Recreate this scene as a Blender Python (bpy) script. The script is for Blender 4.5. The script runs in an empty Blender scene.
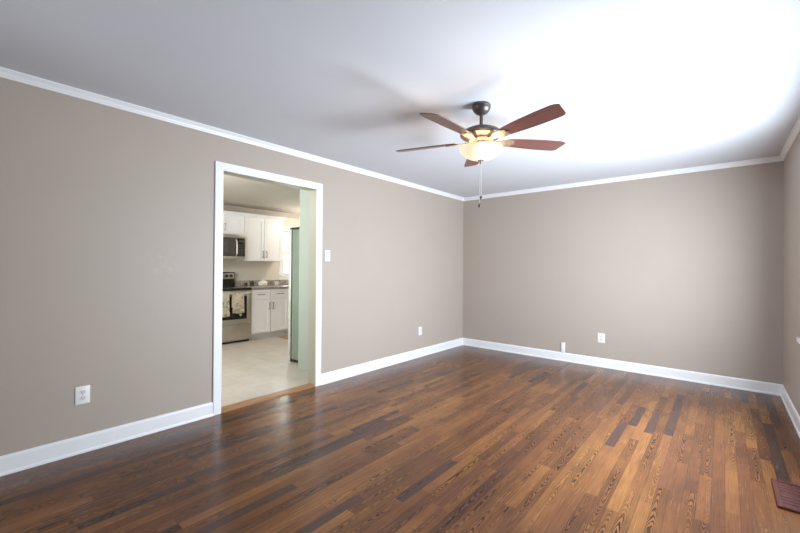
import bpy, bmesh, math, random
from mathutils import Vector, Matrix
random.seed(7)
scene = bpy.context.scene
COL = scene.collection
PI = math.pi
W = 3.7506          # room width (left wall x=0, right wall x=W)
H = 2.44            # ceiling height, back wall y=0
YF = -6.45          # wall behind the camera
KX, KH = -3.48, 2.36   # kitchen far wall, kitchen ceiling

# ------------------------------------------------------------------ camera
cam_d = bpy.data.cameras.new('camera')
cam_d.sensor_fit = 'HORIZONTAL'
cam_d.sensor_width = 36.0
cam_d.lens = 376.08 / 800 * 36
cam_d.clip_start = 0.02
cam = bpy.data.objects.new('camera', cam_d)
COL.objects.link(cam)
R_, U_, B_ = (0.75829091, 0.65186393, 0.00826473), (-0.00332501, -0.00881018, 0.99995566), (0.65190784, -0.75828477, -0.00451323)
m = Matrix(((R_[0], U_[0], B_[0], 3.28816), (R_[1], U_[1], B_[1], -5.43474), (R_[2], U_[2], B_[2], 1.26408), (0, 0, 0, 1)))
cam.matrix_world = m
scene.camera = cam

# ------------------------------------------------------------------ world, light, exposure
wd = bpy.data.worlds.new('sky'); scene.world = wd
wd.use_nodes = True
wd.node_tree.nodes['Background'].inputs[0].default_value = (0.80, 0.90, 1.0, 1)
wd.node_tree.nodes['Background'].inputs[1].default_value = 1.6

def area(name, loc, aim, sx, sy, power, col, spread=180):
    d = bpy.data.lights.new(name, 'AREA'); d.shape = 'RECTANGLE'
    d.size, d.size_y, d.energy, d.color = sx, sy, power, col
    d.spread = math.radians(spread)
    o = bpy.data.objects.new(name, d); COL.objects.link(o)
    o.location = loc
    o.rotation_euler = (Vector(aim) - Vector(loc)).to_track_quat('-Z', 'Y').to_euler()
    return o
# daylight in the living room window (right wall)
area('daylight_window', (W + 0.025, -2.185, 1.22), (0, -2.185, 1.22), 1.80, 1.0, 176, (0.81, 0.905, 1.0), 174)
# added fill light behind the camera, lifts the right wall; no window there
area('added_fill_front', (0.85, YF + 0.06, 1.45), (3.6, -1.6, 1.3), 1.1, 1.3, 10, (0.86, 0.93, 1.0), 120)
# kitchen: daylight through the sink window; side light and ceiling lamp are assumed, unseen
area('daylight_kitchen_sink', (KX - 0.20, -0.78, 1.55), (0, -0.9, 1.3), 0.9, 0.9, 22, (0.93, 1.0, 0.93))
area('assumed_kitchen_side_light', (-1.75, -5.15, 1.45), (-1.75, 0, 1.2), 1.5, 1.2, 36, (0.93, 1.0, 0.98))  # assumed unseen source, added to throw greenish light on the sage partition
kl = bpy.data.lights.new('assumed_kitchen_lamp', 'POINT'); kl.energy = 33; kl.color = (1.0, 0.90, 0.78); kl.shadow_soft_size = 0.12  # assumed unseen lamp over the sink, taken from the warm ceiling glow; no fixture
klo = bpy.data.objects.new('assumed_kitchen_lamp', kl); COL.objects.link(klo); klo.location = (-2.55, -0.85, 2.16)
kl2 = bpy.data.lights.new('added_fill_kitchen', 'POINT'); kl2.energy = 66; kl2.color = (0.98, 0.98, 1.0); kl2.shadow_soft_size = 0.15  # added unseen fill, no fixture: brightens cabinet fronts and kitchen floor
kl2o = bpy.data.objects.new('added_fill_kitchen', kl2); COL.objects.link(kl2o); kl2o.location = (-1.2, -4.2, 2.12)

vs = scene.view_settings
vs.view_transform = 'Standard'; vs.look = 'None'; vs.gamma = 1.0; vs.use_curve_mapping = False
vs.exposure = 0.06

# ------------------------------------------------------------------ materials
class NT:
    def __init__(s, name):
        s.m = bpy.data.materials.new(name); s.m.use_nodes = True
        s.t = s.m.node_tree; s.b = s.t.nodes['Principled BSDF']
    def n(s, typ, **kw):
        nd = s.t.nodes.new(typ)
        for k, v in kw.items(): setattr(nd, k, v)
        return nd
    def put(s, sock, v):
        if isinstance(v, bpy.types.NodeSocket): s.t.links.new(v, sock)
        elif v is not None: sock.default_value = v
    def math(s, op, a, b=None, c=None):
        nd = s.n('ShaderNodeMath', operation=op)
        for i, v in enumerate((a, b, c)): s.put(nd.inputs[i], v)
        return nd.outputs[0]
    def comb(s, x, y, z):
        nd = s.n('ShaderNodeCombineXYZ')
        for i, v in enumerate((x, y, z)): s.put(nd.inputs[i], v)
        return nd.outputs[0]
    def noise(s, vec, scale, detail=3, rough=.5, dist=0.0):
        nd = s.n('ShaderNodeTexNoise'); s.put(nd.inputs['Vector'], vec)
        nd.inputs['Scale'].default_value = scale; nd.inputs['Detail'].default_value = detail
        nd.inputs['Roughness'].default_value = rough; nd.inputs['Distortion'].default_value = dist
        return nd.outputs['Fac']
    def ramp(s, f, stops, interp='LINEAR'):
        nd = s.n('ShaderNodeValToRGB'); s.put(nd.inputs[0], f); r = nd.color_ramp; r.interpolation = interp
        while len(r.elements) < len(stops): r.elements.new(0.5)
        for e, (p, c) in zip(r.elements, stops):
            e.position = p; e.color = (c, c, c, 1) if isinstance(c, (int, float)) else (*c, 1)
        return nd.outputs[0]
    def mix(s, typ, f, a, b):
        nd = s.n('ShaderNodeMix', data_type='RGBA', blend_type=typ)
        s.put(nd.inputs[0], f); s.put(nd.inputs[6], a if isinstance(a, bpy.types.NodeSocket) else (*a, 1)); s.put(nd.inputs[7], b if isinstance(b, bpy.types.NodeSocket) else (*b, 1))
        return nd.outputs[2]
    def pos(s):
        return s.n('ShaderNodeNewGeometry').outputs['Position']
    def obj(s):
        return s.n('ShaderNodeTexCoord').outputs['Object']
    def bump(s, h, strength, dist=0.002):
        nd = s.n('ShaderNodeBump'); nd.inputs['Strength'].default_value = strength; nd.inputs['Distance'].default_value = dist
        s.put(nd.inputs['Height'], h); s.t.links.new(nd.outputs[0], s.b.inputs['Normal'])

def plain(name, col, rough=.5, metal=0.0, var=.06, scale=6, spec=.5, bump=0.0, bscale=200, emit=None, estr=0):
    t = NT(name)
    c = t.noise(t.obj(), scale, 3)
    lo = tuple(x * (1 - var) for x in col); hi = tuple(min(1, x * (1 + var)) for x in col)
    t.put(t.b.inputs['Base Color'], t.ramp(c, [(.3, lo), (.7, hi)]))
    t.b.inputs['Roughness'].default_value = rough; t.b.inputs['Metallic'].default_value = metal
    t.b.inputs['Specular IOR Level'].default_value = spec
    if bump: t.bump(t.noise(t.obj(), bscale, 2), bump)
    if emit:
        t.b.inputs['Emission Color'].default_value = (*emit, 1); t.b.inputs['Emission Strength'].default_value = estr
    return t.m

M = {}
M['wall'] = plain('taupe_wall_paint', (.44, .376, .322), .52, var=.012, scale=3, spec=.45, bump=.08, bscale=260)
def scuffs(m, c, r):
    t = m.node_tree; b = t.nodes['Principled BSDF']; src = b.inputs['Base Color'].links[0].from_socket
    g = t.nodes.new('ShaderNodeNewGeometry'); d = t.nodes.new('ShaderNodeVectorMath'); d.operation = 'DISTANCE'; d.inputs[1].default_value = c; t.links.new(g.outputs['Position'], d.inputs[0])
    n = t.nodes.new('ShaderNodeTexNoise'); n.inputs['Scale'].default_value = 14; t.links.new(g.outputs['Position'], n.inputs['Vector'])
    a = t.nodes.new('ShaderNodeMapRange'); t.links.new(d.outputs['Value'], a.inputs[0]); a.inputs[1].default_value = r; a.inputs[2].default_value = r * .3
    e = t.nodes.new('ShaderNodeMapRange'); t.links.new(n.outputs['Fac'], e.inputs[0]); e.inputs[1].default_value = .5; e.inputs[2].default_value = .62
    p = t.nodes.new('ShaderNodeMath'); p.operation = 'MULTIPLY'; t.links.new(a.outputs[0], p.inputs[0]); t.links.new(e.outputs[0], p.inputs[1])
    mx = t.nodes.new('ShaderNodeMix'); mx.data_type = 'RGBA'; t.links.new(p.outputs[0], mx.inputs[0]); t.links.new(src, mx.inputs[6]); mx.inputs[7].default_value = (.475, .412, .358, 1); t.links.new(mx.outputs[2], b.inputs['Base Color'])
scuffs(M['wall'], (0, -4.43, 1.27), .16)   # touched-up paint marks on the left wall
M['ceiling'] = plain('white_ceiling_paint', (.70, .725, .785), .8, var=.012, scale=2, spec=.2, bump=.06, bscale=180)
M['trim'] = plain('white_trim_paint', (.86, .865, .88), .35, var=.01)
M['plate'] = plain('white_plastic', (.88, .86, .83), .35, var=.01)
M['receptacle'] = plain('receptacle_plastic', (.74, .72, .69), .35, var=.01)
M['slot'] = plain('dark_slot', (.10, .095, .09), .6)
M['kwall'] = plain('cream_kitchen_paint', (.66, .61, .53), .6, var=.012, bump=.06, bscale=260)
M['sage'] = plain('pale_sage_paint', (.36, .42, .36), .5, var=.012, bump=.06, bscale=260)
M['jamb'] = plain('jamb_paint', (.42, .41, .32), .5, var=.012)
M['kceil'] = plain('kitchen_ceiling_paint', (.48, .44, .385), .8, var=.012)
M['cab'] = plain('white_cabinet_paint', (.845, .85, .865), .35, var=.01)
M['nickel'] = plain('brushed_nickel', (.30, .28, .265), .34, metal=1)
M['steel'] = plain('stainless_steel', (.60, .57, .54), .32, metal=1, var=.04, scale=30)
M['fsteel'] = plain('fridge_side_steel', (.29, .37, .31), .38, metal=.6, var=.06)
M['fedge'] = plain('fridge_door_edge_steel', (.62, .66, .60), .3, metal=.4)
M['black'] = plain('black_enamel', (.016, .015, .015), .25)
M['blackglass'] = plain('black_glass', (.012, .011, .011), .08)
M['mwframe'] = plain('microwave_door_frame', (.10, .09, .085), .3, metal=.5)
M['mwglass'] = plain('microwave_window', (.075, .07, .066), .15)
M['bronze'] = plain('oil_rubbed_bronze', (.115, .10, .095), .38, metal=.75, var=.15)
M['bracket'] = plain('antique_bronze_bracket', (.30, .235, .17), .42, metal=.6, var=.12)
M['outside'] = plain('sunlit_grass', (.20, .27, .10), .9, var=.3, scale=4)
M['ceramic'] = plain('cream_ceramic', (.80, .74, .66), .3)
M['redjar'] = plain('dark_red_glass', (.10, .025, .03), .2)
M['greenjar'] = plain('dark_green_glass', (.05, .06, .035), .2)
M['rug'] = plain('brown_woven_mat', (.34, .21, .11), .95, var=.25, scale=60, bump=.5, bscale=300)
M['chain'] = plain('pale_bead_chain', (.72, .68, .62), .4, metal=.3)
M['heart'] = plain('pale_heart', (.75, .73, .74), .5)

def mk_glass(name, tint):
    t = NT(name); o = t.t.nodes['Material Output']
    tr = t.n('ShaderNodeBsdfTransparent'); tr.inputs[0].default_value = (*tint, 1)
    gl = t.n('ShaderNodeBsdfGlossy'); gl.inputs['Roughness'].default_value = .02
    fr = t.n('ShaderNodeFresnel'); fr.inputs[0].default_value = 1.45
    mx = t.n('ShaderNodeMixShader')
    bf = t.n('ShaderNodeNewGeometry').outputs['Backfacing']   # no internal reflection inside the thin pane
    t.put(mx.inputs[0], t.math('MULTIPLY', fr.outputs[0], t.math('SUBTRACT', 1.0, bf))); t.put(mx.inputs[1], tr.outputs[0]); t.put(mx.inputs[2], gl.outputs[0])
    t.put(o.inputs[0], mx.outputs[0])
    return t.m
M['glass'] = mk_glass('window_glass', (.97, .99, .98))

def mk_bowl():
    t = NT('frosted_lamp_glass')
    n = t.noise(t.obj(), 9, 4, .6, .8)
    t.put(t.b.inputs['Base Color'], t.ramp(n, [(.3, (.90, .80, .62)), (.7, (.95, .90, .80))]))
    t.put(t.b.inputs['Emission Color'], t.ramp(n, [(.3, (1.0, .74, .42)), (.7, (1.0, .86, .60))]))
    t.b.inputs['Emission Strength'].default_value = .62
    t.b.inputs['Roughness'].default_value = .35
    return t.m
M['bowl'] = mk_bowl()

def mk_floor():
    t = NT('strip_oak_floor')
    sp = t.n('ShaderNodeSeparateXYZ'); t.put(sp.inputs[0], t.pos())
    x, y = sp.outputs[0], sp.outputs[1]
    xs = t.math('DIVIDE', x, .060)
    row = t.math('FLOOR', xs); fx = t.math('SUBTRACT', xs, row)
    wn = t.n('ShaderNodeTexWhiteNoise', noise_dimensions='1D'); t.put(wn.inputs['W'], row)
    y1 = t.math('ADD', t.math('DIVIDE', y, .78), t.math('MULTIPLY', wn.outputs[0], 31.0))
    y2 = t.math('ADD', y1, t.math('MULTIPLY', t.math('SINE', t.math('MULTIPLY', y1, 2.1)), .30))
    seg = t.math('FLOOR', y2); fy = t.math('SUBTRACT', y2, seg)
    w3 = t.n('ShaderNodeTexWhiteNoise', noise_dimensions='2D'); t.put(w3.inputs['Vector'], t.comb(row, seg, 0))
    sc = t.n('ShaderNodeSeparateColor'); t.put(sc.inputs[0], w3.outputs['Color'])
    r, g, b = sc.outputs
    blot = t.noise(t.comb(t.math('MULTIPLY', x, 1.7), t.math('MULTIPLY', y, .8), 3.1), 1.5, 4, .6)
    tone = t.math('ADD', t.math('MULTIPLY', r, .48), t.math('MULTIPLY', t.math('SUBTRACT', blot, .28), 1.15))
    base = t.ramp(tone, [(.06, (.078, .033, .022)), (.34, (.136, .053, .024)), (.62, (.190, .075, .028)), (.92, (.290, .126, .040))])
    dark = t.ramp(r, [(.0, 1.0), (.085, 1.0), (.10, 0.0)])
    base = t.mix('MIX', dark, base, (.080, .040, .031))
    # grain: fine pores run along each board; some boards show cathedral arches
    off = t.math('MULTIPLY', g, 57.0)
    fine = t.noise(t.comb(t.math('ADD', t.math('MULTIPLY', x, 210), off), t.math('MULTIPLY', y, 5.0), off), 1.0, 3, .6)
    u = t.math('ADD', t.math('SUBTRACT', fx, .5), t.math('MULTIPLY', t.math('SUBTRACT', b, .75), 1.1))
    wob = t.noise(t.comb(t.math('ADD', t.math('MULTIPLY', x, 15), off), t.math('MULTIPLY', y, 4.0), off), 1.0, 3, .55)
    sgn = t.math('SIGN', t.math('SUBTRACT', g, .5))
    arch = t.math('ADD', t.math('MULTIPLY', t.math('MULTIPLY', u, u), 3.4), t.math('MULTIPLY', t.math('MULTIPLY', y, sgn), 2.3))
    f = t.math('ADD', arch, t.math('MULTIPLY', wob, 1.15))
    s1 = t.math('SINE', t.math('MULTIPLY', f, 36.0))
    lines = t.ramp(t.math('MULTIPLY_ADD', s1, .5, .5), [(.0, 1.16), (.42, 1.02), (.64, .45), (.84, .16), (1.0, .12)])
    patch = t.noise(t.comb(t.math('MULTIPLY', x, 3.0), t.math('MULTIPLY', y, 1.6), off), 1.3, 2)
    cath = t.math('MULTIPLY', t.ramp(b, [(.0, .15), (.38, .20), (.46, .60), (.65, .95), (1.0, 1.0)]), t.ramp(patch, [(.38, .35), (.58, 1.0)]))
    c1 = t.mix('MULTIPLY', cath, base, lines)
    c2 = t.mix('MULTIPLY', 1.0, c1, t.ramp(fine, [(.30, .70), (.52, 1.0), (.75, 1.18)]))
    # joints between boards
    e = t.math('MINIMUM', fx, t.math('SUBTRACT', 1.0, fx))
    ey = t.math('MULTIPLY', t.math('MINIMUM', fy, t.math('SUBTRACT', 1.0, fy)), 13.0)
    j = t.ramp(t.math('MINIMUM', e, ey), [(.0, .62), (.015, .74), (.035, 1.0)])
    col = t.mix('MULTIPLY', 1.0, c2, j)
    t.put(t.b.inputs['Base Color'], col)
    big = t.noise(t.comb(t.math('MULTIPLY', x, 2.2), t.math('MULTIPLY', y, 1.4), 0), 1.5, 3)
    t.put(t.b.inputs['Roughness'], t.ramp(t.math('ADD', t.math('MULTIPLY', fine, .5), t.math('MULTIPLY', big, .5)), [(.3, .20), (.7, .30)]))
    t.b.inputs['Specular IOR Level'].default_value = .38
    t.bump(j, .10, .001)
    return t.m
M['floor'] = mk_floor()

def mk_tile():
    t = NT('beige_vinyl_tile')
    p = t.pos()
    mp = t.n('ShaderNodeMapping'); t.put(mp.inputs[0], p)
    br = t.n('ShaderNodeTexBrick'); t.put(br.inputs[0], mp.outputs[0])
    br.offset = 0.5; br.inputs['Scale'].default_value = 1.0
    br.inputs['Brick Width'].default_value = .46; br.inputs['Row Height'].default_value = .23
    br.inputs['Mortar Size'].default_value = .004; br.inputs['Mortar Smooth'].default_value = .4
    br.inputs['Color1'].default_value = (.45, .405, .35, 1); br.inputs['Color2'].default_value = (.50, .455, .395, 1); br.inputs['Mortar'].default_value = (.41, .37, .32, 1)
    n = t.noise(p, 5, 5, .6, .5)
    t.put(t.b.inputs['Base Color'], t.mix('MULTIPLY', 1.0, br.outputs[0], t.ramp(n, [(.3, .88), (.7, 1.06)])))
    t.b.inputs['Roughness'].default_value = .38
    return t.m
M['tile'] = mk_tile()

def mk_wood(name, a, b, axis=0, rough=.3, stretch=26):
    t = NT(name); sp = t.n('ShaderNodeSeparateXYZ'); t.put(sp.inputs[0], t.obj())
    c = [t.math('MULTIPLY', sp.outputs[i], 3.0 if i == axis else 3.0 * stretch) for i in range(3)]
    n = t.noise(t.comb(*c), 1.6, 4, .65, .4)
    t.put(t.b.inputs['Base Color'], t.ramp(n, [(.3, a), (.7, b)])); t.b.inputs['Roughness'].default_value = rough
    return t.m
M['blade'] = mk_wood('cherry_blade_veneer', (.105, .042, .036), (.185, .078, .064), 0, .30)
M['threshold'] = mk_wood('honey_oak_threshold', (.22, .105, .042), (.36, .19, .085), 1, .35)
M['register'] = mk_wood('red_mahogany_register', (.085, .022, .018), (.150, .043, .030), 1, .55)
M['register'].node_tree.nodes['Principled BSDF'].inputs['Specular IOR Level'].default_value = .25
M['registerhole'] = plain('register_duct', (.035, .018, .014), .8)

def mk_granite():
    t = NT('grey_granite'); p = t.obj()
    v = t.n('ShaderNodeTexVoronoi'); t.put(v.inputs['Vector'], p); v.inputs['Scale'].default_value = 90
    n = t.noise(p, 28, 4, .7)
    sc = t.n('ShaderNodeSeparateColor'); t.put(sc.inputs[0], v.outputs['Color'])
    t.put(t.b.inputs['Base Color'], t.ramp(t.math('ADD', t.math('MULTIPLY', sc.outputs[0], .5), t.math('MULTIPLY', n, .5)), [(.25, (.10, .085, .075)), (.5, (.30, .265, .24)), (.75, (.50, .46, .42))]))
    t.b.inputs['Roughness'].default_value = .2
    return t.m
M['granite'] = mk_granite()

def mk_towel():
    t = NT('printed_towel_cotton'); p = t.obj()
    n = t.noise(p, 15, 3, .55, 1.2)
    t.put(t.b.inputs['Base Color'], t.ramp(n, [(.32, (.20, .18, .15)), (.44, (.40, .35, .27)), (.54, (.56, .49, .38)), (.8, (.64, .57, .45))]))
    t.b.inputs['Roughness'].default_value = .95
    t.bump(t.noise(p, 400, 2), .3)
    return t.m
M['towel'] = mk_towel()

# ------------------------------------------------------------------ mesh helpers
def box(bm, x0, y0, z0, x1, y1, z1, bev=0.0, seg=2):
    r = bmesh.ops.create_cube(bm, size=1)
    vs_ = r['verts']
    for v in vs_:
        v.co = Vector(((x0 + x1) / 2 + v.co.x * (x1 - x0), (y0 + y1) / 2 + v.co.y * (y1 - y0), (z0 + z1) / 2 + v.co.z * (z1 - z0)))
    if bev:
        es = list({e for v in vs_ for e in v.link_edges})
        bmesh.ops.bevel(bm, geom=es, offset=bev, segments=seg, affect='EDGES', profile=.5)
def lathe(bm, prof, cx=0, cy=0, n=48):
    rings = []
    for r, z in prof:
        if r < 1e-5: rings.append([bm.verts.new((cx, cy, z))])
        else: rings.append([bm.verts.new((cx + r * math.cos(2 * PI * i / n), cy + r * math.sin(2 * PI * i / n), z)) for i in range(n)])
    for a, b in zip(rings, rings[1:]):
        for i in range(n):
            j = (i + 1) % n
            if len(a) == 1 and len(b) == 1: continue
            if len(a) == 1: bm.faces.new((a[0], b[i], b[j]))
            elif len(b) == 1: bm.faces.new((a[i], b[0], a[j]))
            else: bm.faces.new((a[i], b[i], b[j], a[j]))
def tube(bm, pts, r, n=10, cap=True):
    pts = [Vector(p) for p in pts]; rings = []
    up = Vector((0, 0, 1))
    for i, p in enumerate(pts):
        d = (pts[min(i + 1, len(pts) - 1)] - pts[max(i - 1, 0)]).normalized()
        a = d.cross(up if abs(d.z) < .95 else Vector((1, 0, 0))).normalized(); b = d.cross(a).normalized()
        rr = r[i] if isinstance(r, (list, tuple)) else r
        rings.append([bm.verts.new(p + a * rr * math.cos(2 * PI * k / n) + b * rr * math.sin(2 * PI * k / n)) for k in range(n)])
    for a, b in zip(rings, rings[1:]):
        for k in range(n): bm.faces.new((a[k], b[k], b[(k + 1) % n], a[(k + 1) % n]))
    if cap: bm.faces.new(rings[0]); bm.faces.new(rings[-1][::-1])
def prism(bm, outline, z0, z1, bev=0.0):
    lo = [bm.verts.new((x, y, z0)) for x, y in outline]; hi = [bm.verts.new((x, y, z1)) for x, y in outline]
    n = len(lo); fs = [bm.faces.new(lo[::-1]), bm.faces.new(hi)]
    for i in range(n): bm.faces.new((lo[i], lo[(i + 1) % n], hi[(i + 1) % n], hi[i]))
    if bev:
        es = list({e for f in fs for e in f.edges})
        bmesh.ops.bevel(bm, geom=es, offset=bev, segments=2, affect='EDGES', profile=.5)
def sweep(bm, prof, p0, p1, nrm, m0=0.0, m1=0.0):
    """profile (d away from the wall, z) run from p0 to p1; m0/m1 = mitre (+1 shortens with d, -1 lengthens)"""
    p0, p1, nrm = Vector(p0), Vector(p1), Vector(nrm); t = (p1 - p0).normalized()
    a = [bm.verts.new(p0 + nrm * d + t * (m0 * d) + Vector((0, 0, z))) for d, z in prof]
    b = [bm.verts.new(p1 + nrm * d - t * (m1 * d) + Vector((0, 0, z))) for d, z in prof]
    n = len(prof)
    for i in range(n): bm.faces.new((a[i], a[(i + 1) % n], b[(i + 1) % n], b[i]))
    bm.faces.new(a[::-1]); bm.faces.new(b)
def obj(name, bm, mat, parent=None, smooth=False, loc=None, angle=40):
    bmesh.ops.recalc_face_normals(bm, faces=bm.faces[:])
    me = bpy.data.meshes.new(name); bm.to_mesh(me); bm.free()
    me.materials.append(M[mat])
    if smooth:
        for p in me.polygons: p.use_smooth = True
        try: me.set_sharp_from_angle(angle=math.radians(angle))
        except Exception: pass
    o = bpy.data.objects.new(name, me); COL.objects.link(o)
    if parent: o.parent = parent
    if loc is not None: o.location = loc
    return o
def bx(name, mat, b, parent=None, bev=0.0):
    """b: one box or a list of boxes (x0,y0,z0,x1,y1,z1)"""
    bm = bmesh.new()
    for q in (b if isinstance(b[0], (tuple, list)) else [b]): box(bm, *q, bev=bev)
    return obj(name, bm, mat, parent, smooth=bev > 0)
def struct(o):
    o['kind'] = 'structure'; return o
def thing(name, label, cat, loc=(0, 0, 0), rz=0, group=None):
    o = bpy.data.objects.new(name, None); COL.objects.link(o)
    o.empty_display_size = .05; o.location = loc; o.rotation_euler = (0, 0, rz)
    o['label'] = label; o['category'] = cat
    if group: o['group'] = group
    return o
def tag(o, label, cat, group=None):
    o['label'] = label; o['category'] = cat
    if group: o['group'] = group
    return o

# ------------------------------------------------------------------ room shell
WT = .12
DY0, DY1, DZ = -3.972, -2.982, 2.095        # finished doorway opening
struct(bx('floor', 'floor', (-.06, YF - WT, -.06, W + WT, WT, 0)))
struct(bx('ceiling', 'ceiling', (-.0, YF - WT, H, W + WT, WT, H + .1)))
struct(bx('wall_back', 'wall', (0, 0, 0, W + WT, WT, H)))
J = .018
struct(bx('wall_left', 'wall', [(-WT, YF - WT, 0, 0, DY0 - J, H), (-WT, DY1 + J, 0, 0, WT, H), (-WT, DY0 - J, DZ + J, 0, DY1 + J, H)]))
WY0, WY1, WZ0, WZ1 = -3.10, -1.31, .735, 2.12   # right window opening
struct(bx('wall_right', 'wall', [(W, YF - WT, 0, W + WT, WY0, H), (W, WY1, 0, W + WT, 0, H), (W, WY0, 0, W + WT, WY1, WZ0), (W, WY0, WZ1, W + WT, WY1, H)]))
struct(bx('wall_front', 'wall', (0, YF - WT, 0, W, YF, H)))
struct(bx('ground', 'outside', [(W + WT + .01, -14, -.40, W + 14, 10, -.35), (-14, -14, -.40, KX - .2, 10, -.35)]))

# baseboards and crown
BB = .116
base = [(0, 0), (.020, 0), (.020, .010), (.0175, .016), (.013, .019), (.013, BB - .016), (.011, BB - .008), (.0075, BB - .003), (.003, BB), (0, BB)]
def run(name, prof, p0, p1, nrm, m0, m1, mat='trim', smooth=False):
    bm = bmesh.new(); sweep(bm, prof, p0, p1, nrm, m0, m1); return struct(obj(name, bm, mat, smooth=smooth))
CAS = .069
run('baseboard_left', base, (0, YF, 0), (0, DY0 - CAS + .004, 0), (1, 0, 0), 1, 0)
run('baseboard_left', base, (0, DY1 + CAS - .004, 0), (0, 0, 0), (1, 0, 0), 0, 1)
run('baseboard_back', base, (0, 0, 0), (W, 0, 0), (0, -1, 0), 1, 1)
run('baseboard_right', base, (W, 0, 0), (W, YF, 0), (-1, 0, 0), 1, 1)
run('baseboard_front', base, (W, YF, 0), (0, YF, 0), (0, 1, 0), 1, 1)
cz = .052
crown = [(0, -cz), (.008, -cz), (.010, -cz + .006), (.010, -cz + .012), (.014, -cz + .015), (.017, -cz + .024), (.024, -cz + .034), (.028, -cz + .037), (.028, -cz + .040), (.034, -.010), (.034, 0), (0, 0)]
run('trim_1', crown, (0, YF, H), (0, 0, H), (1, 0, 0), 1, 1)
run('trim_2', crown, (0, 0, H), (W, 0, H), (0, -1, 0), 1, 1)
run('trim_3', crown, (W, 0, H), (W, YF, H), (-1, 0, 0), 1, 1)
run('trim_4', crown, (W, YF, H), (0, YF, H), (0, 1, 0), 1, 1)

# cased opening to the kitchen: casing, jamb, threshold
def casing(bm, x0, x1, y0, y1, z0, z1, w, t_sign=1):
    """mitred flat casing round an opening in the plane x; x0 wall face, x1 outer face"""
    for (a, b, c, d) in (((y0, z0), (y0, z1), (y0 - w, z1 + w), (y0 - w, z0)), ((y1, z0), (y1 + w, z0), (y1 + w, z1 + w), (y1, z1)), ((y0, z1), (y1, z1), (y1 + w, z1 + w), (y0 - w, z1 + w))):
        lo = [bm.verts.new((x0, p[0], p[1])) for p in (a, b, c, d)]; hi = [bm.verts.new((x1, p[0], p[1])) for p in (a, b, c, d)]
        bm.faces.new(lo); top = bm.faces.new(hi)
        for i in range(4): bm.faces.new((lo[i], lo[(i + 1) % 4], hi[(i + 1) % 4], hi[i]))
        bmesh.ops.bevel(bm, geom=list(top.edges), offset=.003, segments=2, affect='EDGES')
bm = bmesh.new(); casing(bm, 0, .016, DY0, DY1, 0, DZ, CAS)
struct(obj('trim_5', bm, 'trim', smooth=True))
# door jamb lining
struct(bx('door_1', 'jamb', [(-WT, DY0 - J, 0, -.0005, DY0, DZ), (-WT, DY1, 0, -.0005, DY1 + J, DZ), (-WT, DY0 - J, DZ, -.0005, DY1 + J, DZ + J)]))
bm = bmesh.new()
sweep(bm, [(-.005, 0), (-.005, .004), (.012, .012), (.085, .014), (.105, .012), (.118, .002), (.118, 0)], (0, DY0 + .001, 0), (0, DY1 - .001, 0), (-1, 0, 0))
struct(obj('trim_6', bm, 'threshold'))

# right window: casing, stool, apron, two double-hung sashes, panes
def window(name, x, s, y0, y1, z0, z1, cols, cw=.07, horn=.05, proud=.03):
    """window in the plane x; s = +1 when the room lies towards +x"""
    bm = bmesh.new(); casing(bm, x, x + s * .014, y0, y1, z0, z1, cw)
    f = struct(obj(name, bm, 'trim'))
    bx('window_stool', 'trim', (x - s * .10, y0 - horn, z0 - .026, x + s * proud, y1 + horn, z0), f, .004)
    bx('window_apron', 'trim', (x, y0 - cw, z0 - .10, x + s * .013, y1 + .03, z0 - .0265), f, .003)
    fr, pn = [], []
    xa, xb = x - s * .085, x - s * .050
    wd_ = (y1 - y0) / cols; zm = (z0 + z1) / 2
    for c in range(cols):
        a, b = y0 + c * wd_, y0 + (c + 1) * wd_
        for k, (q0, q1) in enumerate(((z0, zm), (zm, z1))):
            d = s * .012 * (1 - 2 * k)
            u0, u1 = min(xa, xb) + d * .5, max(xa, xb) + d * .5
            for q in ((a, q0, a + .045, q1), (b - .045, q0, b, q1), (a + .045, q0, b - .045, q0 + .045), (a + .045, q1 - .04, b - .045, q1)):
                fr.append((u0, q[0], q[1], u1, q[2], q[3]))
            pn.append(((u0 + u1) / 2 - .002, a + .045, q0 + .045, (u0 + u1) / 2 + .002, b - .045, q1 - .04))
    bx('window_sash', 'trim', fr, f)
    for q in pn: bx('window_pane', 'glass', q, f)
    return f
window('window_1', W, -1, WY0, WY1, WZ0, WZ1, 2, cw=.06, horn=.225, proud=.013)

# ------------------------------------------------------------------ kitchen shell
KY0, KY1 = -5.0, .0
struct(bx('kitchen_floor', 'tile', (KX - WT, KY0 - WT, -.06, -.0601, KY1 + WT, 0)))
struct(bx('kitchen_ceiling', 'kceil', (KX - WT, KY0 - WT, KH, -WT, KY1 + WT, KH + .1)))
KW = (-1.20, -.36, 1.10, 2.00)      # sink window y0 y1 z0 z1
struct(bx('wall_kitchen_far', 'kwall', [(KX - WT, KY0, 0, KX, KW[0], KH), (KX - WT, KW[1], 0, KX, KY1, KH), (KX - WT, KW[0], 0, KX, KW[1], KW[2]), (KX - WT, KW[0], KW[3], KX, KW[1], KH)]))
struct(bx('wall_kitchen_back', 'kwall', (KX - WT, KY1, 0, -WT, KY1 + WT, KH)))
SW = (-2.5, -1.0, .85, 2.05)        # assumed unseen side window, a bare opening: x0 x1 z0 z1, in the kitchen's front wall
struct(bx('wall_kitchen_front', 'kwall', [(KX - WT, KY0 - WT, 0, SW[0], KY0, KH), (SW[1], KY0 - WT, 0, -WT, KY0, KH), (SW[0], KY0 - WT, 0, SW[1], KY0, SW[2]), (SW[0], KY0 - WT, SW[3], SW[1], KY0, KH)]))
struct(bx('wall_kitchen_partition', 'sage', (-.735, -2.690, 0, -WT, -2.59, KH)))
window('window_2', KX, 1, KW[0], KW[1], KW[2], KW[3], 1, cw=.085)
kc = [(0, -.085), (.010, -.085), (.012, -.075), (.030, -.045), (.050, -.020), (.060, -.012), (.060, 0), (0, 0)]
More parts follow.
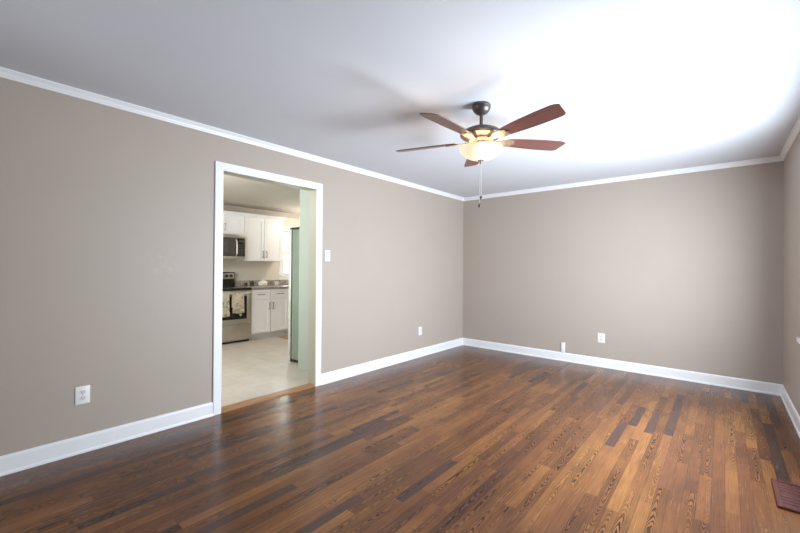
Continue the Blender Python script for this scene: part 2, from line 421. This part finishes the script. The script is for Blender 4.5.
run('trim_7', kc, (KX, KY0, KH), (KX, KY1, KH), (1, 0, 0), 0, 0, 'kceil')

# ------------------------------------------------------------------ ceiling fan
FX, FY = 1.970, -3.022
fan = thing('ceiling_fan', 'five-blade cherry wood ceiling fan with a glowing glass bowl light', 'ceiling fan', (FX, FY, H))
def z(v): return v - H
bm = bmesh.new()
lathe(bm, [(0, 0), (.060, 0), (.065, -.005), (.066, -.016), (.062, -.020), (.065, -.025), (.062, -.036), (.054, -.050), (.040, -.063), (.026, -.070), (.020, -.074), (0, -.074)])
obj('canopy', bm, 'bronze', fan, True)
bm = bmesh.new(); lathe(bm, [(0, -.070), (.0125, -.070), (.0125, -.150), (.022, -.152), (.024, -.160), (.024, -.172), (0, -.172)], n=24)
obj('downrod', bm, 'bronze', fan, True)
bm = bmesh.new()
lathe(bm, [(0, z(2.274)), (.030, z(2.274)), (.060, z(2.271)), (.098, z(2.262)), (.126, z(2.249)), (.142, z(2.235)), (.148, z(2.227)), (.148, z(2.219)), (.142, z(2.215)), (.138, z(2.208)), (.118, z(2.198)), (.095, z(2.191)), (.088, z(2.188)), (0, z(2.188))], n=64)
obj('motor_housing', bm, 'bronze', fan, True, angle=30)
bm = bmesh.new()
lathe(bm, [(0, z(2.188)), (.086, z(2.188)), (.088, z(2.180)), (.078, z(2.172)), (.066, z(2.160)), (.070, z(2.150)), (.082, z(2.146)), (.082, z(2.140)), (0, z(2.140))], n=48)
obj('switch_housing', bm, 'bracket', fan, True, angle=30)
# glass bowl, open at the top
outer = [(.150, 2.126), (.152, 2.121), (.147, 2.108), (.132, 2.089), (.108, 2.070), (.080, 2.056), (.048, 2.046), (.020, 2.041), (.0, 2.040)]
prof = [(r, z(h)) for r, h in outer] 
inner = [(max(r - .004, 0), z(h) + .004) for r, h in outer][::-1]
bm = bmesh.new(); lathe(bm, prof[::-1][0:] + [(.146, z(2.126))] + inner[::-1][1:], n=64)
obj('glass_bowl', bm, 'bowl', fan, True, angle=60)
bm = bmesh.new(); lathe(bm, [(0, z(2.046)), (.020, z(2.046)), (.022, z(2.040)), (.018, z(2.035)), (.009, z(2.031)), (.007, z(2.026)), (.010, z(2.021)), (.006, z(2.015)), (0, z(2.014))], n=24)
obj('finial', bm, 'bracket', fan, True)
lp = bpy.data.lights.new('fan_bulb', 'POINT'); lp.energy = 11; lp.color = (1.0, .80, .56); lp.shadow_soft_size = .05
lo_ = bpy.data.objects.new('fan_bulb', lp); COL.objects.link(lo_); lo_.parent = fan; lo_.location = (0, 0, z(2.112))

def blade_bm():
    out = []
    r0, r1 = .185, .665
    up_, dn_ = [], []
    N = 18
    for i in range(N + 1):
        f = i / N; x = r0 + (r1 - r0) * f
        w = .043 + .022 * math.sin(min(f / .72, 1) * PI / 2)
        if f > .86: 
            q = (f - .86) / .14; w *= (1 - .30 * q ** 3)
        if f < .08: w *= (.80 + .20 * math.sqrt(f / .08))
        up_.append((x - (.02 * ((f - .86) / .14) ** 2 if f > .86 else 0), w)); dn_.append((x, -w))
    return dn_ + up_[::-1]
AZ = -17.72
TILT = (0, -1.4, 0, .3, 1.1)      # the blades do not sit perfectly level
for k in range(5):
    bm = bmesh.new(); prism(bm, blade_bm(), -.003, .003, .0015)
    # grain runs along the local x of the blade
    b = obj('fan_blade', bm, 'blade', fan, False)
    b.rotation_mode = 'XYZ'
    Rm = Matrix.Rotation(math.radians(AZ + 72 * k), 4, 'Z') @ Matrix.Translation((0, 0, z(2.180))) @ Matrix.Rotation(math.radians(TILT[k]), 4, 'Y') @ Matrix.Rotation(math.radians(-13), 4, 'X')
    b.matrix_local = Rm
    bm = bmesh.new()
    # blade arm: a neck from the hub, widening to a forked plate screwed under the blade
    ol = [(.072, -.016), (.105, -.013), (.135, -.020), (.165, -.036), (.205, -.042), (.248, -.030), (.238, -.012), (.262, 0), (.238, .012), (.248, .030), (.205, .042), (.165, .036), (.135, .020), (.105, .013), (.072, .016)]
    prism(bm, ol, -.010, -.0032, .0015)
    for sx, sy in ((.205, -.026), (.205, .026), (.242, 0)):
        r = bmesh.ops.create_uvsphere(bm, u_segments=8, v_segments=6, radius=.005)
        for v in r['verts']: v.co = Vector((v.co.x + sx, v.co.y + sy, v.co.z * .5 - .0105))
    obj('blade_arm', bm, 'bracket', b, True)

def chain(dx, dy, z1, fob_len):
    bm = bmesh.new(); tube(bm, [(dx, dy, z(2.135)), (dx * 1.0, dy * 1.0, z(z1))], .0013, 6)
    n = int((2.135 - z1) / .012)
    for i in range(n):
        r = bmesh.ops.create_icosphere(bm, subdivisions=1, radius=.0024)
        for v in r['verts']: v.co += Vector((dx, dy, z(2.130 - i * .012)))
    c = obj('pull_chain', bm, 'chain', fan, True)
    bm = bmesh.new(); L = fob_len
    lathe(bm, [(0, z(z1) + .002), (.004, z(z1)), (.0055, z(z1) - L * .2), (.0095, z(z1) - L * .5), (.010, z(z1) - L * .7), (.006, z(z1) - L * .95), (0, z(z1) - L)], dx, dy, 16)
    obj('chain_fob', bm, 'bronze', c, True)
cv = Vector((.877, .480, 0))      # side-by-side pair of chains hanging past the bowl rim
fv = Vector((.480, -.877, 0))
chain(cv.x * .002 + fv.x * .155, cv.y * .002 + fv.y * .155, 1.757, .024)
chain(cv.x * -.008 + fv.x * .157, cv.y * -.008 + fv.y * .157, 1.705, .026)

# ------------------------------------------------------------------ outlets, switch, plates
def screw(bm, x, y, r=.0035):
    rr = bmesh.ops.create_uvsphere(bm, u_segments=10, v_segments=6, radius=r)
    for v in rr['verts']: v.co = Vector((v.co.x + x, v.co.y * 1 - .0058, v.co.z + y)) if False else Vector((x + v.co.x, -.0062 + v.co.y * .4, y + v.co.z))
def outlet(label, loc, rz, pw=.074, ph=.118):
    # local: plate in the xz plane, facing -y
    t = thing('wall_outlet', label, 'electrical outlet', loc, rz, 'duplex outlets on the taupe walls')
    bx('cover_plate', 'plate', (-pw / 2, -.006, -ph / 2, pw / 2, 0, ph / 2), t, .0022)
    for s in (-1, 1):
        bm = bmesh.new()
        ol = []
        for i in range(24):
            a = 2 * PI * i / 24
            ol.append((.0165 * math.cos(a), max(-.0125, min(.0125, .0165 * math.sin(a)))))
        lo = [bm.verts.new((x, -.0055, s * .0195 + q)) for x, q in ol]; hi = [bm.verts.new((x * .97, -.0085, s * .0195 + q * .97)) for x, q in ol]
        bm.faces.new(hi)
        for i in range(24): bm.faces.new((lo[i], lo[(i + 1) % 24], hi[(i + 1) % 24], hi[i]))
        rc = obj('receptacle', bm, 'receptacle', t)
        bm = bmesh.new()
        box(bm, -.0078, -.0090, s * .0195 - .001, -.0052, -.0080, s * .0195 + .0075); box(bm, .0052, -.0090, s * .0195, .0078, -.0080, s * .0195 + .0065)
        q = bmesh.ops.create_cone(bm, segments=10, radius1=.0026, radius2=.0026, depth=.001, cap_ends=True)
        for v in q['verts']: v.co = Vector((v.co.x, -.0085 + v.co.z, s * .0195 - .0065 + v.co.y))
        obj('socket_slots', bm, 'slot', rc)
    bm = bmesh.new(); screw(bm, 0, 0); obj('plate_screw', bm, 'nickel', t, True)
    return t
# left wall faces +x: local -y -> +x means rotation +90
outlet('white duplex outlet low on the near stretch of wall left of the doorway', (0, -4.897, .388), PI / 2, .078, .120)
outlet('white duplex outlet on left wall between doorway and far corner', (0, -1.160, .369), PI / 2)
outlet('white duplex outlet low on the back wall, right of the narrow plate', (2.085, 0, .376), 0, .084, .122)
sw = thing('light_switch', 'white toggle light switch on wall just right of the doorway', 'light switch', (0, -2.832, 1.394), PI / 2)
bx('cover_plate', 'plate', (-.035, -.006, -.061, .035, 0, .061), sw, .0022)
bx('toggle', 'plate', (-.005, -.016, -.004, .005, -.0045, .014), sw, .0015)
for s in (-1, 1):
    bm = bmesh.new(); screw(bm, 0, s * .030); obj('plate_screw', bm, 'nickel', sw, True)
cp = thing('cable_plate', 'narrow white plate on back wall standing on the baseboard top', 'wall plate', (1.611, 0, .117))
bx('cover', 'plate', (-.025, -.014, 0, .025, 0, .136), cp, .003)
bm = bmesh.new()
q = bmesh.ops.create_cone(bm, segments=12, radius1=.005, radius2=.005, depth=.008, cap_ends=True)
for v in q['verts']: v.co = Vector((v.co.x, -.0175 + v.co.z, .070 + v.co.y))
obj('jack', bm, 'plate', cp, True)

# ------------------------------------------------------------------ floor register
rg = thing('floor_register', 'reddish brown wooden floor vent register near the right wall', 'floor vent', (3.512 + .0765, -2.405, 0))
hx, hy, rim_ = .0765, .178, .026
bx('register_frame', 'register', [(-hx, -hy, 0, -hx + rim_, hy, .014), (hx - rim_, -hy, 0, hx, hy, .014), (-hx + rim_, -hy, 0, hx - rim_, -hy + rim_, .014), (-hx + rim_, hy - rim_, 0, hx - rim_, hy, .014)], rg, .003)
bx('duct_opening', 'registerhole', (-hx + rim_, -hy + rim_, .0003, hx - rim_, hy - rim_, .002), rg)
bx('center_bar', 'register', (-hx + rim_, -.009, .002, hx - rim_, .009, .012), rg, .001)
for i in range(8):
    yy = -hy + rim_ + (i + .5) * (2 * hy - 2 * rim_) / 8
    if abs(yy) < .008: continue
    bm = bmesh.new(); box(bm, -hx + rim_, -.0095, -.002, hx - rim_, .0095, .002)
    o = obj('louver', bm, 'register', rg, loc=(0, yy, .0075)); o.rotation_euler = (math.radians(18), 0, 0)

# ------------------------------------------------------------------ kitchen furniture
XF = -2.865     # cabinet face
def pull(parent, p0, p1, out=(1, 0, 0), r=.0065):
    p0, p1, o = Vector(p0), Vector(p1), Vector(out)
    bm = bmesh.new(); d = (p1 - p0) * .12
    tube(bm, [p0, p0 + o * .028, p0 + o * .034 + d * .2, p1 + o * .034 - d * .2, p1 + o * .028, p1], r, 8)
    return obj('handle', bm, 'nickel', parent, True)
def shaker(name, parent, x, y0, y1, z0, z1, rail=.055, th=.02):
    """shaker front: frame and recessed panel in one part, facing +x, back at x"""
    b = [(x, y0, z0, x + th, y0 + rail, z1), (x, y1 - rail, z0, x + th, y1, z1), (x, y0 + rail, z0, x + th, y1 - rail, z0 + rail), (x, y0 + rail, z1 - rail, x + th, y1 - rail, z1), (x, y0 + rail, z0 + rail, x + th * .5, y1 - rail, z1 - rail)]
    return bx(name, 'cab', b, parent)
def base_cabinet(label, y0, y1):
    t = thing('base_cabinet', label, 'cabinet', (0, 0, 0), 0, 'white base cabinets under the granite counter')
    bx('body', 'cab', [(KX + .002, y0 + .002, .10, XF, y1 - .002, .878)], t)
    bx('toe_kick', 'cab', (KX + .002, y0 + .002, 0, XF - .07, y1 - .002, .10), t)
    mid = (y0 + y1) / 2
    for a, b, s in ((y0, mid, 1), (mid, y1, -1)):
        d = shaker('door', t, XF, a + .008, b - .006, .115, .690)
        yh = b - .035 if s > 0 else a + .035
        pull(d, (XF + .02, yh, .52), (XF + .02, yh, .63))
        w = shaker('drawer', t, XF, a + .008, b - .006, .705, .865, .04)
        pull(w, (XF + .02, (a + b) / 2 - .06, .785), (XF + .02, (a + b) / 2 + .06, .785))
    return t
base_cabinet('white two-door base cabinet with drawers right beside the range', -2.208, -1.470)
base_cabinet('white base cabinet under the window, mostly behind the refrigerator', -1.470, -.56)
tag(bx('countertop', 'granite', [(KX + .001, -2.208, .879, XF + .035, -.56, .915), (KX + .001, -2.208, .915, KX + .022, -.56, 1.01)], None, .003), 'grey speckled granite countertop with low backsplash over white cabinets', 'countertop')

XU = KX + .30
def upper_cabinet(label, y0, y1, z0, z1):
    t = thing('upper_cabinet', label, 'cabinet', (0, 0, 0), 0, 'white wall cabinets in the kitchen')
    bx('body', 'cab', (KX + .002, y0 + .001, z0, XU, y1 - .001, z1), t)
    mid = (y0 + y1) / 2
    for a, b, s in ((y0, mid, 1), (mid, y1, -1)):
        d = shaker('door', t, XU, a + .006, b - .004, z0 + .006, z1 - .006)
        yh = b - .035 if s > 0 else a + .035
        pull(d, (XU + .02, yh, z0 + .07), (XU + .02, yh, z0 + .18))
    bm = bmesh.new()
    cp_ = [(0, 0), (.022, 0), (.024, .010), (.040, .026), (.058, .040), (.062, .046), (.062, .055), (0, .055)]
    last = y1 > -1.6
    sweep(bm, cp_, (XU, y0, z1), (XU, y1, z1), (1, 0, 0), 0, -1 if last else 0)
    if last: sweep(bm, cp_, (XU, y1, z1), (KX + .002, y1, z1), (0, 1, 0), -1, 0)
    obj('crown_trim', bm, 'cab', t)
    return t
upper_cabinet('short white wall cabinet mounted above the microwave', -2.945, -2.183, 1.822, 2.160)
upper_cabinet('tall white two-door wall cabinet right of the microwave', -2.183, -1.405, 1.372, 2.160)

# over-the-range microwave
XM = KX + .385
mw = thing('microwave', 'stainless over-the-range microwave under the short wall cabinet', 'microwave', (0, 0, 0))
bx('body', 'black', (KX + .002, -2.942, 1.398, XM, -2.208, 1.818), mw, .004)
bx('vent_strip', 'steel', (XM, -2.942, 1.762, XM + .022, -2.208, 1.818), mw, .004)
dr = bx('door', 'mwframe', [(XM, -2.942, 1.446, XM + .022, -2.347, 1.480), (XM, -2.942, 1.715, XM + .022, -2.347, 1.760), (XM, -2.942, 1.472, XM + .022, -2.885, 1.715), (XM, -2.407, 1.472, XM + .022, -2.347, 1.715)], mw, .003)
bx('door_window', 'mwglass', (XM + .002, -2.886, 1.471, XM + .017, -2.406, 1.716), dr)
bm = bmesh.new(); tube(bm, [(XM + .02, -2.367, 1.73), (XM + .052, -2.367, 1.70), (XM + .060, -2.367, 1.59), (XM + .052, -2.367, 1.48), (XM + .02, -2.367, 1.45)], .011, 10)
obj('handle', bm, 'fedge', dr, True)
pnl = bx('control_panel', 'black', (XM, -2.345, 1.446, XM + .021, -2.208, 1.760), mw, .003)
bx('display', 'mwglass', (XM + .0211, -2.318, 1.690, XM + .0222, -2.236, 1.730), pnl)
bx('keypad', 'mwglass', [(XM + .0211, -2.318 + .030 * i, 1.46 + .042 * j, XM + .0225, -2.296 + .030 * i, 1.488 + .042 * j) for i in range(3) for j in range(5)], pnl)
bx('bottom_trim', 'steel', (XM, -2.942, 1.398, XM + .024, -2.208, 1.4455), mw)

# range
XR = -2.850
rg2 = thing('range', 'stainless electric range with black cooktop and backguard', 'stove', (0, 0, 0))
RY0, RY1 = -2.972, -2.212
bx('body', 'steel', (KX + .005, RY0, .035, XR, RY1, .872), rg2, .003)
bx('cooktop', 'blackglass', (KX + .04, RY0 - .001, .872, XR + .028, RY1 + .001, .914), rg2, .006)
bx('oven_door', 'steel', [(XR, RY0 + .004, .325, XR + .034, RY0 + .085, .868), (XR, RY1 - .085, .325, XR + .034, RY1 - .004, .868), (XR, RY0 + .085, .325, XR + .034, RY1 - .085, .395), (XR, RY0 + .085, .775, XR + .034, RY1 - .085, .868)], rg2, .003)
od = [o for o in rg2.children if o.name.startswith('oven_door')][0]
bx('oven_window', 'blackglass', (XR, RY0 + .084, .394, XR + .0345, RY1 - .084, .776), od)
bm = bmesh.new()
tube(bm, [(XR + .03, RY0 + .05, .822), (XR + .068, RY0 + .055, .822), (XR + .072, RY0 + .075, .822), (XR + .072, RY1 - .075, .822), (XR + .068, RY1 - .055, .822), (XR + .03, RY1 - .05, .822)], .0105, 12)
obj('handle', bm, 'fedge', od, True)
# small heart emblem low on the oven window
bm = bmesh.new(); pts = []
for i in range(28):
    a = 2 * PI * i / 28; pts.append((.0014 * 16 * math.sin(a) ** 3, .0014 * (13 * math.cos(a) - 5 * math.cos(2 * a) - 2 * math.cos(3 * a) - math.cos(4 * a))))
lo = [bm.verts.new((XR + .0346, -2.405 + a, .463 + b)) for a, b in pts]; hi = [bm.verts.new((XR + .0375, -2.405 + a, .463 + b)) for a, b in pts]
bm.faces.new(hi); bm.faces.new(lo[::-1])
for i in range(28): bm.faces.new((lo[i], lo[(i + 1) % 28], hi[(i + 1) % 28], hi[i]))
o = obj('heart_emblem', bm, 'heart', od); o['label'] = 'small pale heart emblem'
dw = bx('storage_drawer', 'steel', (XR, RY0 + .004, .060, XR + .030, RY1 - .004, .305), rg2, .004)
bx('base_skirt', 'black', (KX + .03, RY0 + .012, 0, XR - .02, RY1 - .012, .036), rg2)
for s, cy_ in ((.085, -2.74), (.105, -2.42)):
    for cx_ in (-3.28, -3.02):
        bm = bmesh.new(); lathe(bm, [(s - .004, .9142), (s - .004, .9150), (s, .9150), (s, .9142)], cx_, cy_, 40); obj('burner_ring', bm, 'mwglass', rg2)
bg = bx('backguard', 'black', [(KX + .006, RY0 + .004, .914, KX + .062, RY1 - .004, 1.168)], rg2, .010)
bx('control_panel', 'steel', (KX + .062, RY0 + .024, 1.045, KX + .069, RY1 - .024, 1.150), bg, .003)
bx('display', 'blackglass', (KX + .0691, RY0 + .28, 1.065, KX + .0705, RY1 - .34, 1.130), bg)
for yy in (RY0 + .076, RY0 + .162, RY1 - .162, RY1 - .076):
    bm = bmesh.new()
    q = bmesh.ops.create_cone(bm, segments=20, radius1=.027, radius2=.021, depth=.024, cap_ends=True)
    for v in q['verts']: v.co = Vector((KX + .081 + v.co.z, yy + v.co.x, 1.102 + v.co.y))
    obj('knob', bm, 'black', bg, True)

# dish towels folded over the oven handle
def towel(label, y0, y1, z_end, seed):
    rnd = random.Random(seed)
    xb, zb, r = XR + .072, .822, .0125
    prof = []
    for i in range(8): prof.append((xb - r - .001, z_end + .10 + i * (zb - z_end - .10) / 8))
    for i in range(9):
        a = PI - PI * i / 8; prof.append((xb + r * math.cos(a), zb + r * math.sin(a)))
    for i in range(1, 13): prof.append((xb + r + .001, zb - i * (zb - z_end) / 12))
    N = 18; bm = bmesh.new(); g = []
    ph = rnd.random() * 6
    for i in range(N + 1):
        f = i / N; row = []
        for k, (px, pz) in enumerate(prof):
            drop = max(0, (zb - pz)) / (zb - z_end)
            amp = .006 * drop if px > xb else 0.0
            wx = amp * (1 + math.sin(f * 11 + ph + drop * .6))
            yy = y0 + (y1 - y0) * f
            yy = (y0 + y1) / 2 + (yy - (y0 + y1) / 2) * (1 - .05 * drop * math.sin(3 + ph))
            row.append(bm.verts.new((px + wx, yy, pz + (.008 * drop * math.sin(f * 5 + ph) if k == len(prof) - 1 else 0))))
        g.append(row)
    for i in range(N):
        for k in range(len(prof) - 1): bm.faces.new((g[i][k], g[i + 1][k], g[i + 1][k + 1], g[i][k + 1]))
    o = obj('dish_towel', bm, 'towel', None, True, angle=80)
    md = o.modifiers.new('thick', 'SOLIDIFY'); md.thickness = .0025; md.offset = 1
    return tag(o, label, 'towel', 'dish towels on the oven handle')
towel('beige printed dish towel on oven handle, the one nearer the door casing', -2.840, -2.618, .462, 3)
towel('beige printed dish towel on oven handle, the one nearer the base cabinet', -2.566, -2.372, .500, 8)

# refrigerator
fr = thing('refrigerator', 'tall dark steel refrigerator standing beyond the pale green wall end', 'refrigerator', (0, 0, 0))
FY0, FY1 = -2.572, -1.70
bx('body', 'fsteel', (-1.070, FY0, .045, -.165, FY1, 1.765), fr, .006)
bx('gasket', 'black', (-1.098, FY0 + .014, .07, -1.0695, FY1 - .012, 1.755), fr)
fm = (FY0 + FY1) / 2
for a, b, s in ((FY0, fm - .002, 1), (fm + .002, FY1, -1)):
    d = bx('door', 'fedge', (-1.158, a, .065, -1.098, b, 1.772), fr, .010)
    bm = bmesh.new(); yh = b - .05 if s > 0 else a + .05
    tube(bm, [(-1.155, yh, .70), (-1.205, yh, .72), (-1.210, yh, 1.0), (-1.210, yh, 1.4), (-1.205, yh, 1.62), (-1.155, yh, 1.64)], .011, 10); obj('handle', bm, 'steel', d, True)
    hy0 = a if s > 0 else b - .07
    bx('hinge_cover', 'black', (-1.135, hy0 + .004, 1.7655, -.90, hy0 + .066, 1.795), fr, .006)
bx('toe_grille', 'black', (-1.11, FY0 + .01, .012, -1.0, FY1 - .01, .06), fr)
for yy in (FY0 + .045, FY1 - .045):
    for xx in (-1.125, -.24):
        bm = bmesh.new(); lathe(bm, [(0, 0), (.028, 0), (.030, .008), (.022, .016), (.014, .022), (.012, .062), (0, .062)], xx, yy, 20); obj('foot', bm, 'black', fr, True)

# mat and things on the counter
bm = bmesh.new(); box(bm, -2.84, -1.72, .0005, -2.33, -.92, .009, .003)
tag(obj('kitchen_mat', bm, 'rug'), 'brown woven mat on kitchen floor in front of the white cabinets', 'mat')
cn = thing('lidded_dish', 'rounded cream lidded dish on the granite counter', 'dish', (-3.20, -1.795, .9155))
bm = bmesh.new(); lathe(bm, [(0, 0), (.060, 0), (.076, .012), (.082, .035), (.080, .056), (.074, .058), (0, .058)], n=32); obj('bowl', bm, 'ceramic', cn, True)
bm = bmesh.new(); lathe(bm, [(0, .0585), (.079, .0585), (.080, .064), (.068, .082), (.044, .096), (.016, .102), (.010, .104), (.012, .112), (.008, .118), (0, .119)], n=32); obj('lid', bm, 'ceramic', cn, True)
def jar(name, label, mat, x, y, r, h, group=None):
    t = thing(name, label, 'jar', (x, y, .9155), 0, group)
    bm = bmesh.new(); lathe(bm, [(0, 0), (r * .92, 0), (r, .006), (r, h * .74), (r * .8, h * .82), (0, h * .82)], n=24); obj('jar_body', bm, mat, t, True)
    bm = bmesh.new(); lathe(bm, [(0, h * .821), (r * .86, h * .821), (r * .86, h * .98), (r * .8, h), (0, h)], n=24); obj('lid', bm, 'black' if mat != 'ceramic' else 'ceramic', t, True)
jar('spice_jar', 'small dark red jar on the counter beside the range backguard', 'redjar', -3.27, -2.085, .030, .060)
jar('spice_jar', 'small dark green jar on the counter left of cream dish', 'greenjar', -3.30, -1.955, .036, .085)
cu = thing('cup', 'small white cup on the counter under the window', 'cup', (-3.22, -1.500, .9155))
bm = bmesh.new(); lathe(bm, [(0, 0), (.026, 0), (.032, .010), (.037, .075), (.034, .075), (.029, .012), (0, .008)], n=24); obj('cup_body', bm, 'ceramic', cu, True)
bm = bmesh.new(); tube(bm, [(0, .034, .060), (0, .055, .056), (0, .058, .038), (0, .046, .022), (0, .030, .022)], .0045, 8); obj('handle', bm, 'ceramic', cu, True)
